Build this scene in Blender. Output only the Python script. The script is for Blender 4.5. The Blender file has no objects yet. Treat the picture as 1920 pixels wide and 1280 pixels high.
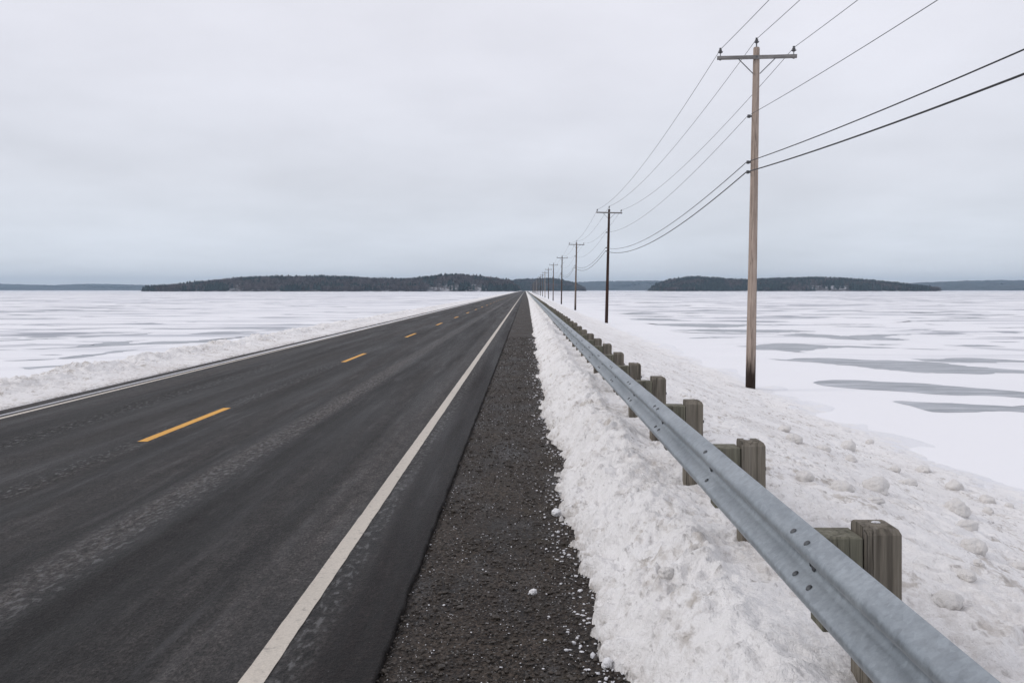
import bpy, bmesh, math, random
import numpy as np
from mathutils import Vector, Matrix
S = bpy.context.scene
COL = S.collection
R = math.radians
# ------------------------------------------------------------------ camera, sky, sun, exposure
EYE = 1.94            # camera height above the carriageway
FPX = 1620.0          # focal length in photo pixels (photo is 1920 wide)
VX, VY = 985.0, 543.5  # vanishing point of the road in the photo
cd = bpy.data.cameras.new('camera'); cam = bpy.data.objects.new('camera', cd); COL.objects.link(cam)
cam.location = (0, 0, EYE); cam.rotation_euler = (R(90), 0, 0)
cd.sensor_width = 36; cd.lens = 36*FPX/1920
cd.shift_x = -(VX-960)/1920; cd.shift_y = -(640-VY)/1920
cd.clip_start = 0.05; cd.clip_end = 40000
S.camera = cam
S.view_settings.view_transform = 'Standard'; S.view_settings.look = 'None'
S.view_settings.exposure = 0; S.view_settings.gamma = 1; S.view_settings.use_curve_mapping = False
SUN_EL, SUN_AZ = 34, 262
W = bpy.data.worlds.new('World'); S.world = W; W.use_nodes = True
def world():
    nt = W.node_tree; N = nt.nodes; L = nt.links; N.clear()
    out = N.new('ShaderNodeOutputWorld'); bg = N.new('ShaderNodeBackground'); L.new(bg.outputs[0], out.inputs[0])
    bg.inputs[1].default_value = 0.1
    sky = N.new('ShaderNodeTexSky'); sky.sky_type = 'NISHITA'; sky.sun_disc = False
    sky.sun_elevation = R(SUN_EL); sky.sun_rotation = R(SUN_AZ)
    tc = N.new('ShaderNodeTexCoord'); sp = N.new('ShaderNodeSeparateXYZ'); L.new(tc.outputs['Generated'], sp.inputs[0])
    cr = N.new('ShaderNodeValToRGB'); L.new(sp.outputs['Z'], cr.inputs[0])
    e = cr.color_ramp.elements
    e[0].position = 0.0; e[0].color = (8.2, 8.6, 9.3, 1)
    e[1].position = 1.0; e[1].color = (9.0, 8.9, 9.6, 1)
    for p, c in ((.05, (7.7, 8.1, 8.9)), (.12, (7.75, 7.95, 8.65)), (.24, (8.05, 8.1, 8.8)), (.4, (8.4, 8.35, 9.0))):
        k = e.new(p); k.color = (*c, 1)
    # cloud texture laid out on a flat layer high above: direction / (z + small)
    ad = N.new('ShaderNodeMath'); ad.operation = 'ADD'; ad.inputs[1].default_value = .16; L.new(sp.outputs['Z'], ad.inputs[0])
    dv = N.new('ShaderNodeVectorMath'); dv.operation = 'DIVIDE'; L.new(tc.outputs['Generated'], dv.inputs[0])
    cb = N.new('ShaderNodeCombineXYZ')
    for i in range(3): L.new(ad.outputs[0], cb.inputs[i])
    L.new(cb.outputs[0], dv.inputs[1])
    def noise(sc, det, ro):
        n = N.new('ShaderNodeTexNoise'); n.inputs['Scale'].default_value = sc; n.inputs['Detail'].default_value = det
        n.inputs['Roughness'].default_value = ro; L.new(dv.outputs[0], n.inputs['Vector']); return n
    n1 = noise(1.5, 5, .55); n2 = noise(.55, 3, .5)
    mr = N.new('ShaderNodeMapRange'); L.new(n1.outputs['Fac'], mr.inputs[0])
    mr.inputs[1].default_value = .3; mr.inputs[2].default_value = .7; mr.inputs[3].default_value = .95; mr.inputs[4].default_value = 1.05
    mr2 = N.new('ShaderNodeMapRange'); L.new(n2.outputs['Fac'], mr2.inputs[0])
    mr2.inputs[1].default_value = .3; mr2.inputs[2].default_value = .7; mr2.inputs[3].default_value = .93; mr2.inputs[4].default_value = 1.07
    mm = N.new('ShaderNodeMath'); mm.operation = 'MULTIPLY'; L.new(mr.outputs[0], mm.inputs[0]); L.new(mr2.outputs[0], mm.inputs[1])
    vm = N.new('ShaderNodeVectorMath'); vm.operation = 'SCALE'; L.new(cr.outputs[0], vm.inputs[0]); L.new(mm.outputs[0], vm.inputs[3])
    mx = N.new('ShaderNodeMix'); mx.data_type = 'RGBA'; mx.inputs[0].default_value = .94
    L.new(sky.outputs[0], mx.inputs[6]); L.new(vm.outputs[0], mx.inputs[7]); L.new(mx.outputs[2], bg.inputs[0])
world()
sl = bpy.data.lights.new('sun', 'SUN'); sl.energy = 0.95; sl.angle = R(16); sl.color = (1, .95, .9)
so = bpy.data.objects.new('sun', sl); COL.objects.link(so)
so.rotation_euler = (R(90-SUN_EL), 0, R(180-SUN_AZ))

# ------------------------------------------------------------------ noise
def hsh(ix, iy, seed):
    h = (ix.astype(np.int64)*374761393 + iy.astype(np.int64)*668265263 + seed*1442695041) & 0xffffffff
    h = ((h ^ (h >> 13))*1274126177) & 0xffffffff
    return ((h ^ (h >> 16)) & 0xffff)/65535.0
def perlin(x, y, seed=0):
    x = np.asarray(x, float); y = np.asarray(y, float)
    ix = np.floor(x); iy = np.floor(y); fx = x-ix; fy = y-iy
    u = fx*fx*fx*(fx*(fx*6-15)+10); v = fy*fy*fy*(fy*(fy*6-15)+10)
    def g(dx, dy):
        a = hsh(ix+dx, iy+dy, seed)*2*math.pi
        return np.cos(a)*(fx-dx)+np.sin(a)*(fy-dy)
    a = g(0, 0); b = g(1, 0); c = g(0, 1); d = g(1, 1)
    return ((a+(b-a)*u)+((c+(d-c)*u)-(a+(b-a)*u))*v)*1.5
def fbm(x, y, seed=0, oct=4, gain=.5):
    s = 0; a = 1
    for i in range(oct): s = s+a*perlin(x*2**i, y*2**i, seed+i*17); a *= gain
    return s
def sstep(a, b, x):
    t = np.clip((x-a)/(b-a), 0, 1); return t*t*(3-2*t)

# ------------------------------------------------------------------ object helpers
def link(name, me, mat=None, parent=None):
    o = bpy.data.objects.new(name, me); COL.objects.link(o)
    if mat is not None and me is not None: me.materials.append(mat)
    if parent is not None: o.parent = parent
    return o
def tag(o, label=None, cat=None, group=None, kind=None):
    if label: o['label'] = label
    if cat: o['category'] = cat
    if group: o['group'] = group
    if kind: o['kind'] = kind
    return o
def mesh_np(name, V, F, smooth=True, attr=None):
    """V (n,3); F (m,3 or 4) index array"""
    me = bpy.data.meshes.new(name); V = np.asarray(V, np.float32); F = np.asarray(F, np.int32)
    k = F.shape[1]
    me.vertices.add(len(V)); me.vertices.foreach_set('co', V.ravel())
    me.loops.add(F.size); me.loops.foreach_set('vertex_index', F.ravel())
    me.polygons.add(len(F)); me.polygons.foreach_set('loop_start', np.arange(0, F.size, k, dtype=np.int32))
    try: me.polygons.foreach_set('loop_total', np.full(len(F), k, np.int32))
    except Exception: pass
    me.polygons.foreach_set('use_smooth', np.full(len(F), smooth, bool))
    me.update(calc_edges=True); me.validate()
    if attr:
        for n, a in attr.items():
            at = me.attributes.new(n, 'FLOAT', 'POINT'); at.data.foreach_set('value', np.asarray(a, np.float32))
    return me
def grid_np(name, X, Y, Z, **kw):
    r, c = X.shape; V = np.stack([X, Y, Z], -1).reshape(-1, 3)
    i = np.arange(r*c).reshape(r, c)
    F = np.stack([i[:-1, :-1], i[:-1, 1:], i[1:, 1:], i[1:, :-1]], -1).reshape(-1, 4)
    return mesh_np(name, V, F, **kw)
def bm_obj(name, bm, mat, parent=None, smooth=False):
    me = bpy.data.meshes.new(name); bmesh.ops.recalc_face_normals(bm, faces=bm.faces); bm.to_mesh(me); bm.free()
    if smooth:
        for p in me.polygons: p.use_smooth = True
    return link(name, me, mat, parent)
def add_box(bm, x0, x1, y0, y1, z0, z1):
    v = [bm.verts.new(p) for p in ((x0,y0,z0),(x1,y0,z0),(x1,y1,z0),(x0,y1,z0),(x0,y0,z1),(x1,y0,z1),(x1,y1,z1),(x0,y1,z1))]
    for f in ((0,3,2,1),(4,5,6,7),(0,1,5,4),(1,2,6,5),(2,3,7,6),(3,0,4,7)): bm.faces.new([v[i] for i in f])
    return v
def add_tube(bm, pts, rad, n=10, cap=True):
    pts = [Vector(p) for p in pts]; rr = rad if isinstance(rad, (list, tuple)) else [rad]*len(pts)
    rings = []; up = None
    for i, p in enumerate(pts):
        t = (pts[min(i+1, len(pts)-1)]-pts[max(i-1, 0)]).normalized()
        a = Vector((0,0,1)) if abs(t.z) < .9 else Vector((1,0,0))
        s = t.cross(a).normalized(); u = s.cross(t)
        rings.append([bm.verts.new(p+(s*math.cos(2*math.pi*k/n)+u*math.sin(2*math.pi*k/n))*rr[i]) for k in range(n)])
    for a, b in zip(rings, rings[1:]):
        for k in range(n): bm.faces.new((a[k], a[(k+1) % n], b[(k+1) % n], b[k]))
    if cap: bm.faces.new(rings[0][::-1]); bm.faces.new(rings[-1])
def add_lathe(bm, prof, c, n=14, axis='z'):
    """prof = [(r, h)]"""
    rings = []
    for r, h in prof:
        ring = []
        for k in range(n):
            a = 2*math.pi*k/n; p = (r*math.cos(a), r*math.sin(a), h)
            if axis == 'x': p = (h, p[0], p[1])
            if axis == 'y': p = (p[0], h, p[1])
            ring.append(bm.verts.new((c[0]+p[0], c[1]+p[1], c[2]+p[2])))
        rings.append(ring)
    for a, b in zip(rings, rings[1:]):
        for k in range(n): bm.faces.new((a[k], a[(k+1) % n], b[(k+1) % n], b[k]))
    bm.faces.new(rings[0][::-1]); bm.faces.new(rings[-1])

# ------------------------------------------------------------------ materials
class M:
    def __init__(s, name, rough=.8, spec=.3):
        s.m = bpy.data.materials.new(name); s.m.use_nodes = True; s.nt = s.m.node_tree; s.N = s.nt.nodes; s.L = s.nt.links
        s.b = s.N['Principled BSDF']; s.b.inputs['Roughness'].default_value = rough; s.b.inputs['Specular IOR Level'].default_value = spec
        s.tc = s.N.new('ShaderNodeTexCoord')
    def co(s, scale=(1,1,1), rot=(0,0,0), loc=(0,0,0)):
        m = s.N.new('ShaderNodeMapping'); m.inputs['Scale'].default_value = scale; m.inputs['Rotation'].default_value = rot
        m.inputs['Location'].default_value = loc; s.L.new(s.tc.outputs['Object'], m.inputs[0]); return m.outputs[0]
    def noise(s, v, scale=1, det=4, ro=.55, dist=0):
        n = s.N.new('ShaderNodeTexNoise'); n.inputs['Scale'].default_value = scale; n.inputs['Detail'].default_value = det
        n.inputs['Roughness'].default_value = ro; n.inputs['Distortion'].default_value = dist; s.L.new(v, n.inputs['Vector']); return n.outputs['Fac']
    def vor(s, v, scale, out='Distance', rnd=1):
        n = s.N.new('ShaderNodeTexVoronoi'); n.inputs['Scale'].default_value = scale; n.inputs['Randomness'].default_value = rnd
        s.L.new(v, n.inputs['Vector']); return n.outputs[out]
    def ramp(s, f, stops):
        n = s.N.new('ShaderNodeValToRGB'); s.L.new(f, n.inputs[0]); e = n.color_ramp.elements
        def cc(c): return (c, c, c, 1) if not isinstance(c, tuple) else (*c, 1)
        e[0].position = stops[0][0]; e[0].color = cc(stops[0][1]); e[1].position = stops[-1][0]; e[1].color = cc(stops[-1][1])
        for p, c in stops[1:-1]: k = e.new(p); k.color = cc(c)
        return n.outputs[0]
    def rng(s, f, a, b, c=0, d=1, smooth=False):
        n = s.N.new('ShaderNodeMapRange'); s.L.new(f, n.inputs[0])
        if smooth: n.interpolation_type = 'SMOOTHSTEP'
        for i, v in enumerate((a, b, c, d)): n.inputs[i+1].default_value = v
        return n.outputs[0]
    def mix(s, f, a, b, mode='MIX'):
        n = s.N.new('ShaderNodeMix'); n.data_type = 'RGBA'; n.blend_type = mode
        for i, v in ((0, f), (6, a), (7, b)):
            if isinstance(v, bpy.types.NodeSocket): s.L.new(v, n.inputs[i])
            elif i == 0: n.inputs[0].default_value = v
            else: n.inputs[i].default_value = (*v, 1) if isinstance(v, tuple) else (v, v, v, 1)
        return n.outputs[2]
    def math(s, op, a, b=0, c=None):
        n = s.N.new('ShaderNodeMath'); n.operation = op
        for i, v in enumerate((a, b, c)):
            if v is None: continue
            if isinstance(v, bpy.types.NodeSocket): s.L.new(v, n.inputs[i])
            else: n.inputs[i].default_value = v
        return n.outputs[0]
    def xyz(s):
        n = s.N.new('ShaderNodeSeparateXYZ'); s.L.new(s.tc.outputs['Object'], n.inputs[0]); return n.outputs
    def attr(s, name):
        n = s.N.new('ShaderNodeAttribute'); n.attribute_name = name; return n.outputs['Fac']
    def color(s, c):
        if isinstance(c, tuple): s.b.inputs['Base Color'].default_value = (*c, 1)
        else: s.L.new(c, s.b.inputs['Base Color'])
        return s
    def rough(s, f): s.L.new(f, s.b.inputs['Roughness']); return s
    def bump(s, h, dist, strength=1, prev=None):
        n = s.N.new('ShaderNodeBump'); n.inputs['Distance'].default_value = dist; n.inputs['Strength'].default_value = strength
        s.L.new(h, n.inputs['Height'])
        if prev is not None: s.L.new(prev, n.inputs['Normal'])
        s.L.new(n.outputs[0], s.b.inputs['Normal']); return n.outputs[0]

def mat_asphalt():
    m = M('worn_asphalt', .8, .26); x = m.xyz()['X']; v = m.co()
    wob = m.noise(m.co((.6, .05, 1)), 1, 3); xw = m.math('ADD', x, m.math('MULTIPLY', m.math('SUBTRACT', wob, .5), .35))
    # long bands along the lane: polished wheel paths and ravelled strips between them
    t = m.math('DIVIDE', m.math('ADD', xw, 8.5), 8.0)
    def p(X): return (X+8.5)/8.0
    Lt = .05
    band = m.ramp(t, [(0, .05), (p(-7.8), .055), (p(-7.35), .06), (p(-7.0), .024), (p(-6.3), .024), (p(-5.95), .044), (p(-5.3), .044), (p(-5.02), .022),
                      (p(-4.9), .040), (p(-4.55), .020), (p(-3.95), .044), (p(-3.5), .022), (p(-3.3), .095), (p(-3.1), .08), (p(-2.95), .017),
                      (p(-2.6), .020), (p(-2.2), .042), (p(-1.95), .022), (p(-1.75), .062), (p(-1.5), .066), (p(-1.1), .040), (p(-1.02), .014), (p(-.75), .012)])
    long = m.noise(m.co((2.2, .09, 1)), 1, 5, .6); long2 = m.noise(m.co((7, .5, 1)), 1, 4, .6)
    fine = m.noise(m.co((1, .6, 1)), 60, 3, .75); mid = m.noise(m.co((1, .45, 1)), 9, 4, .65)
    c = m.mix(1.0, band, m.rng(long, .32, .68, .42, 1.2), 'MULTIPLY')
    c = m.mix(1.0, c, m.rng(long2, .34, .66, .75, 1.3), 'MULTIPLY')
    c = m.mix(1.0, c, m.rng(mid, .36, .64, .66, 1.36), 'MULTIPLY')
    c = m.mix(1.0, c, m.rng(fine, .38, .62, .4, 1.75), 'MULTIPLY'); grit = m.noise(m.co((1, .7, 1)), 28, 3, .7); c = m.mix(1.0, c, m.rng(grit, .4, .62, .62, 1.3), 'MULTIPLY'); c = m.mix(1.0, c, (.66, .625, .61), 'MULTIPLY')
    pat = m.noise(m.co((.5, .035, 1)), 1, 3, .5, .3); c = m.mix(1.0, c, m.rng(pat, .35, .65, .72, 1.35), 'MULTIPLY')
    maroon = m.rng(xw, -1.12, -1.0, 0, 1)
    c = m.mix(1.0, c, m.mix(maroon, (1.02, .965, .94), (1.15, .90, .87)), 'MULTIPLY')
    # pale grit flecks
    vd = m.vor(v, 55, 'Distance'); vc = m.vor(v, 55, 'Color')
    fl = m.math('MULTIPLY', m.math('LESS_THAN', vd, .16), m.math('GREATER_THAN', m.N[vc.node.name].outputs['Color'], .86))
    c = m.mix(m.math('MULTIPLY', fl, .45), c, .3)
    # thin cracks
    nb = m.noise(m.co((1, .18, 1)), 1.6, 5, .6); cr = m.rng(m.math('ABSOLUTE', m.math('SUBTRACT', nb, .5)), 0, .0035, 1, 0)
    c = m.mix(m.math('MULTIPLY', cr, .35), c, .012)
    # ravelled rough strips along the wheel path joints
    def strip(X, w): return m.rng(m.math('ABSOLUTE', m.math('SUBTRACT', xw, X)), w*.3, w, 1, 0, True)
    rs = m.math('MAXIMUM', m.math('MAXIMUM', strip(-3.2, .3), strip(-4.95, .22)), m.math('MAXIMUM', strip(-1.2, .14), strip(-6.5, .3)))
    rag = m.noise(m.co((1, .4, 1)), 22, 3, .6)
    hi = m.math('MULTIPLY', m.rng(rag, .53, .66), rs); c = m.mix(m.math('MULTIPLY', hi, .75), c, .17); sal = m.math('MULTIPLY', m.rng(long2, .55, .7), m.rng(pat, .45, .6)); c = m.mix(m.math('MULTIPLY', sal, .35), c, (.10, .10, .102))
    lo = m.math('MULTIPLY', m.rng(rag, .35, .46, 1, 0), rs); c = m.mix(m.math('MULTIPLY', lo, .8), c, .008)
    m.color(c); m.rough(m.rng(long, .3, .7, .5, .8))
    b1 = m.bump(m.math('ADD', m.math('ADD', m.noise(v, 90, 3, .7), m.math('MULTIPLY', grit, 1.4)), m.math('MULTIPLY', m.math('MULTIPLY', rag, rs), 1.2)), .02, 1)
    m.bump(mid, .02, .7, b1)
    return m.m
def mat_gravel():
    m = M('wet_gravel', .7, .22); v = m.co()
    w = m.vor(v, 70, 'Distance'); wc = m.vor(v, 70, 'Color'); big = m.noise(m.co((1, .5, 1)), 1.6, 5, .6); n = m.noise(v, 30, 4, .7)
    c = m.ramp(big, [(.3, (.012, .0095, .0075)), (.5, (.027, .021, .0165)), (.72, (.046, .038, .031))])
    c = m.mix(1, c, m.mix(1, wc, .55, 'MIX'), 'MIX') if False else c
    g = m.N.new('ShaderNodeRGBToBW'); m.L.new(wc, g.inputs[0])
    c = m.mix(1, c, m.rng(g.outputs[0], .15, .85, .25, 2.2), 'MULTIPLY')
    c = m.mix(1, c, m.rng(n, .3, .7, .6, 1.5), 'MULTIPLY')
    moss = m.math('MULTIPLY', m.rng(m.noise(v, 3.2, 4, .6), .55, .7), m.rng(m.xyz()['X'], -.2, .35))
    c = m.mix(m.math('MULTIPLY', moss, .45), c, (.055, .042, .016))
    fz = m.math('MULTIPLY', m.rng(m.noise(m.co((1.6, .5, 1)), 1.3, 4, .6), .5, .66, 0, 1, True), m.rng(n, .42, .6)); c = m.mix(m.math('MULTIPLY', fz, .6), c, (.095, .095, .097))
    # pale grey flecks of frozen slush
    v2 = m.vor(v, 42, 'Distance'); v2c = m.vor(v, 42, 'Color'); g2 = m.N.new('ShaderNodeRGBToBW'); m.L.new(v2c, g2.inputs[0])
    fl = m.math('MULTIPLY', m.math('LESS_THAN', v2, m.math('MULTIPLY', m.noise(v, 9, 2), .5)), m.math('GREATER_THAN', g2.outputs[0], .62))
    c = m.mix(m.math('MULTIPLY', fl, .6), c, (.22, .22, .215))
    m.color(c); m.rough(m.rng(big, .3, .7, .55, .85))
    h = m.math('ADD', m.math('MULTIPLY', w, -.8), n); m.bump(h, .012, 1)
    return m.m
def mat_snow(name, dirt, clean=(.83, .84, .87)):
    m = M(name, .6, .25); v = m.co(); vs = m.co((1, .55, 1), (0, 0, R(25)))
    X = m.xyz()['X']
    a = m.noise(v, 2.1, 5, .6); b = m.noise(vs, 11, 5, .65); s = m.noise(m.co((1, .28, 1), (0, 0, R(-28))), 26, 4, .6); g = m.noise(v, 60, 3, .7)
    k = m.math('MULTIPLY', m.rng(a, .46, .66, 0, 1, True), m.rng(b, .45, .62, 0, 1, True))
    c = m.mix(m.math('MULTIPLY', k, dirt), clean, (.42, .375, .325))
    if dirt > .15:
        sp = m.math('MULTIPLY', m.rng(s, .56, .7), m.rng(a, .36, .56))
        c = m.mix(m.math('MULTIPLY', sp, min(1, dirt*.95)), c, (.27, .25, .24))
        gd = m.rng(g, .66, .76); c = m.mix(m.math('MULTIPLY', gd, min(1, dirt)), c, (.2, .18, .17))
        hz = m.rng(m.noise(v, .7, 3), .35, .65); c = m.mix(m.math('MULTIPLY', hz, .25), c, (.76, .73, .70))
        df = m.attr('grime'); rg = m.noise(vs, 17, 5, .7)
        c = m.mix(m.math('MULTIPLY', df, m.rng(rg, .42, .6, .04, .85)), c, (.33, .28, .235))
    if name == 'ploughed_snow': c = m.mix(m.rng(m.math('ADD', X, m.math('MULTIPLY', m.math('SUBTRACT', a, .5), 5.0)), 6.8, 8.2, 0, 1, True), c, (.84, .85, .885))
    m.color(c)
    h = m.math('ADD', m.noise(v, 45, 4, .7), m.math('MULTIPLY', m.noise(v, 14, 3, .6), 1.5))
    m.bump(h, .022, .95)
    return m.m
def mat_lake():
    m = M('lake_snow', .6, .25); v = m.co(); xy = m.xyz()
    X, Y = xy['X'], xy['Y']
    r = m.N.new('ShaderNodeVectorMath'); r.operation = 'LENGTH'; m.L.new(m.tc.outputs['Object'], r.inputs[0]); dist = r.outputs['Value']
    n1 = m.noise(m.co((.10, .17, 1), (0, 0, R(6))), 1, 5, .55, .6)
    n2 = m.noise(m.co((.028, .05, 1), (0, 0, R(-5))), 1, 4, .6)
    n3 = m.noise(m.co((.008, .012, 1)), 1, 4, .6)
    th = m.math('ADD', m.math('ADD', n1, m.rng(X, -20, 60, 0, .018)), m.math('MULTIPLY', m.math('SUBTRACT', n2, .5), .55))
    streak = m.rng(th, .56, .64, 0, 1, True)
    # near the causeway the wind has left the snow whole
    ok = m.math('MULTIPLY', m.rng(dist, 38, 70), m.rng(m.math('ABSOLUTE', m.math('SUBTRACT', X, -.5)), 11, 20))
    streak = m.math('MULTIPLY', streak, ok)
    n4 = m.noise(m.co((.02, .016, 1)), 1, 5, .62)
    farst = m.math('MULTIPLY', m.rng(n4, .5, .6), m.rng(dist, 120, 260, 0, 1))
    soft = m.rng(m.noise(m.co((.06, .11, 1)), 1, 4), .4, .7, 0, 1)
    c = m.mix(m.math('MULTIPLY', soft, .3), (.82, .825, .85), (.70, .715, .75))
    thin = m.math('MULTIPLY', m.rng(m.noise(m.co((.055, .36, 1), (0, 0, R(3))), 1, 5, .6), .55, .62), ok); c = m.mix(m.math('MULTIPLY', thin, .8), c, (.36, .38, .43))
    c = m.mix(m.math('MULTIPLY', farst, .4), c, (.5, .52, .58))
    c = m.mix(m.math('MULTIPLY', streak, .9), c, (.28, .30, .34))
    m.color(c); m.bump(m.noise(v, 1.3, 4, .6), .05, .35)
    return m.m
def mat_ice():
    m = M('bare_ice', .35, .35); v = m.co((.5, 1.6, 1), (0, 0, R(8)))
    c = m.ramp(m.noise(v, 1.2, 6, .65), [(.34, (.17, .19, .215)), (.5, (.25, .27, .30)), (.66, (.36, .38, .42))])
    f = m.rng(m.noise(m.co((.22, 1.3, 1), (0, 0, R(5))), 1.6, 6, .7), .5, .66); c = m.mix(m.math('MULTIPLY', f, .6), c, (.62, .635, .67))
    m.color(c); m.bump(m.noise(v, 6, 4), .02, .4); return m.m
def mat_paint(name, col, dirty):
    m = M(name, .6, .35); v = m.co(); n = m.noise(v, 14, 5, .7); f = m.noise(v, 90, 3, .7); l = m.noise(m.co((3, .4, 1)), 1, 4)
    c = m.mix(m.rng(l, .3, .7, 0, .5), col, dirty); c = m.mix(1, c, m.rng(f, .3, .7, .82, 1.12), 'MULTIPLY')
    c = m.mix(m.math('MULTIPLY', m.rng(n, .56, .68), .5), c, (.13, .12, .11))
    m.color(c); m.bump(f, .004, .8); return m.m
def mat_galv():
    m = M('galvanised_steel', .5, .5); m.b.inputs['Metallic'].default_value = .55; v = m.co()
    a = m.noise(m.co((6, 1.1, 6)), 1, 4, .6); sp = m.vor(v, 38, 'Color'); g = m.N.new('ShaderNodeRGBToBW'); m.L.new(sp, g.inputs[0])
    f = m.noise(v, 30, 5, .7)
    c = m.ramp(a, [(.3, (.235, .265, .29)), (.7, (.345, .378, .402))])
    c = m.mix(1, c, m.rng(g.outputs[0], .2, .8, .93, 1.07), 'MULTIPLY'); c = m.mix(1, c, m.rng(f, .3, .7, .82, 1.2), 'MULTIPLY')
    c = m.mix(m.math('MULTIPLY', m.rng(m.noise(m.co((9, 1, 9)), 1.4, 5, .7), .6, .75), .3), c, (.46, .5, .54))
    m.color(c); m.rough(m.rng(f, .3, .7, .42, .62)); return m.m
def mat_wood(name, c0, c1, grain=(22, 22, .9), crack=.6, foot=None):
    m = M(name, .85, .2); v = m.co(grain); oi = m.N.new('ShaderNodeObjectInfo')
    ad = m.N.new('ShaderNodeVectorMath'); ad.operation = 'ADD'; m.L.new(v, ad.inputs[0])
    sc = m.math('MULTIPLY', oi.outputs['Random'], 57.0); m.L.new(sc, ad.inputs[1]); v = ad.outputs[0]
    a = m.noise(v, 1, 5, .6, .4); b = m.noise(v, 4, 4, .7); big = m.noise(m.co((3, 3, 1.2)), 1, 3)
    c = m.ramp(a, [(.28, c0), (.72, c1)]); c = m.mix(1, c, m.rng(b, .25, .75, .7, 1.3), 'MULTIPLY'); c = m.mix(1, c, m.rng(big, .3, .7, .85, 1.15), 'MULTIPLY')
    ck = m.rng(m.math('ABSOLUTE', m.math('SUBTRACT', m.noise(v, .35, 4, .6), .5)), 0, .012, 1, 0)
    c = m.mix(m.math('MULTIPLY', ck, crack), c, (.02, .017, .014))
    if name.startswith('treated'):
        ck2 = m.rng(m.math('ABSOLUTE', m.math('SUBTRACT', m.noise(v, .22, 3, .5), .47)), 0, .02, 1, 0); c = m.mix(m.math('MULTIPLY', ck2, .5), c, (.03, .025, .02)); c = m.mix(m.math('MULTIPLY', m.rng(m.noise(v, 1.5, 3), .55, .7), .35), c, (.27, .25, .22))
    if foot:
        z = m.xyz()['Z']; f = m.rng(m.math('ADD', z, m.math('MULTIPLY', m.math('SUBTRACT', m.noise(m.co((9, 9, 1.5)), 1, 4), .5), 1.0)), foot*.4, foot, 1, 0, True)
        c = m.mix(f, c, (.035, .024, .019))
    m.color(c); m.bump(m.math('SUBTRACT', b, m.math('MULTIPLY', ck, 2)), .004, .8); return m.m
def mat_plain(name, col, rough=.6, metal=0, sc=20, amt=.25):
    m = M(name, rough, .4); m.b.inputs['Metallic'].default_value = metal; v = m.co()
    m.color(m.mix(1, col, m.rng(m.noise(v, sc, 4, .6), .3, .7, 1-amt, 1+amt), 'MULTIPLY')); return m.m
def mat_trees(name, dec, con):
    m = M(name, .9, .1); t = m.attr('tone'); k = m.attr('kind_mix')
    c = m.mix(k, dec, con); c = m.mix(1, c, m.rng(t, 0, 1, .35, 2.1), 'MULTIPLY'); m.color(c); return m.m
def mat_forest_floor():
    m = M('forest_floor', .9, .1); v = m.co()
    c = m.mix(m.rng(m.noise(v, .05, 4, .6), .50, .62), (.09, .085, .085), (.42, .42, .45)); m.color(c); return m.m
def mat_far_hill():
    m = M('far_wooded_hill', .95, .1); v = m.co((1, 1, 3))
    c = m.mix(m.rng(m.noise(v, .006, 5, .6), .35, .65), (.02, .028, .03), (.05, .05, .052)); c = m.mix(1, c, m.rng(m.noise(v, .05, 4, .7), .3, .7, .7, 1.35), 'MULTIPLY')
    m.color(c); return m.m

MA = mat_asphalt(); MG = mat_gravel(); MSN = mat_snow('ploughed_snow', .8, (.90, .89, .885)); MSC = mat_snow('snow_lump_crust', .14, (.74, .72, .70)); MLK = mat_lake(); MIC = mat_ice()
MW = mat_paint('cream_road_paint', (.57, .52, .45), (.42, .385, .335)); MY = mat_paint('yellow_road_paint', (.72, .36, .04), (.6, .3, .05))
MGV = mat_galv(); MPOST = mat_wood('treated_timber', (.10, .09, .073), (.235, .21, .172)); MBLK = mat_wood('treated_timber_green', (.10, .098, .075), (.19, .182, .14), crack=.3)
MSTEEL = mat_plain('hardware_steel', (.12, .12, .125), .5, .5); MBOLT = mat_plain('bolt_steel', (.09, .095, .10), .5, .5)
MHOLE = mat_plain('slot_dark', (.015, .016, .018), .9); MINS = mat_plain('glazed_insulator', (.07, .07, .075), .25); MWIRE = mat_plain('aged_conductor', (.045, .045, .05), .6); MCAB = mat_plain('black_cable_sheath', (.018, .018, .02), .6)
MARM = mat_wood('crossarm_timber', (.14, .135, .13), (.25, .24, .235), grain=(1.2, 25, 25), crack=.3)

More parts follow.
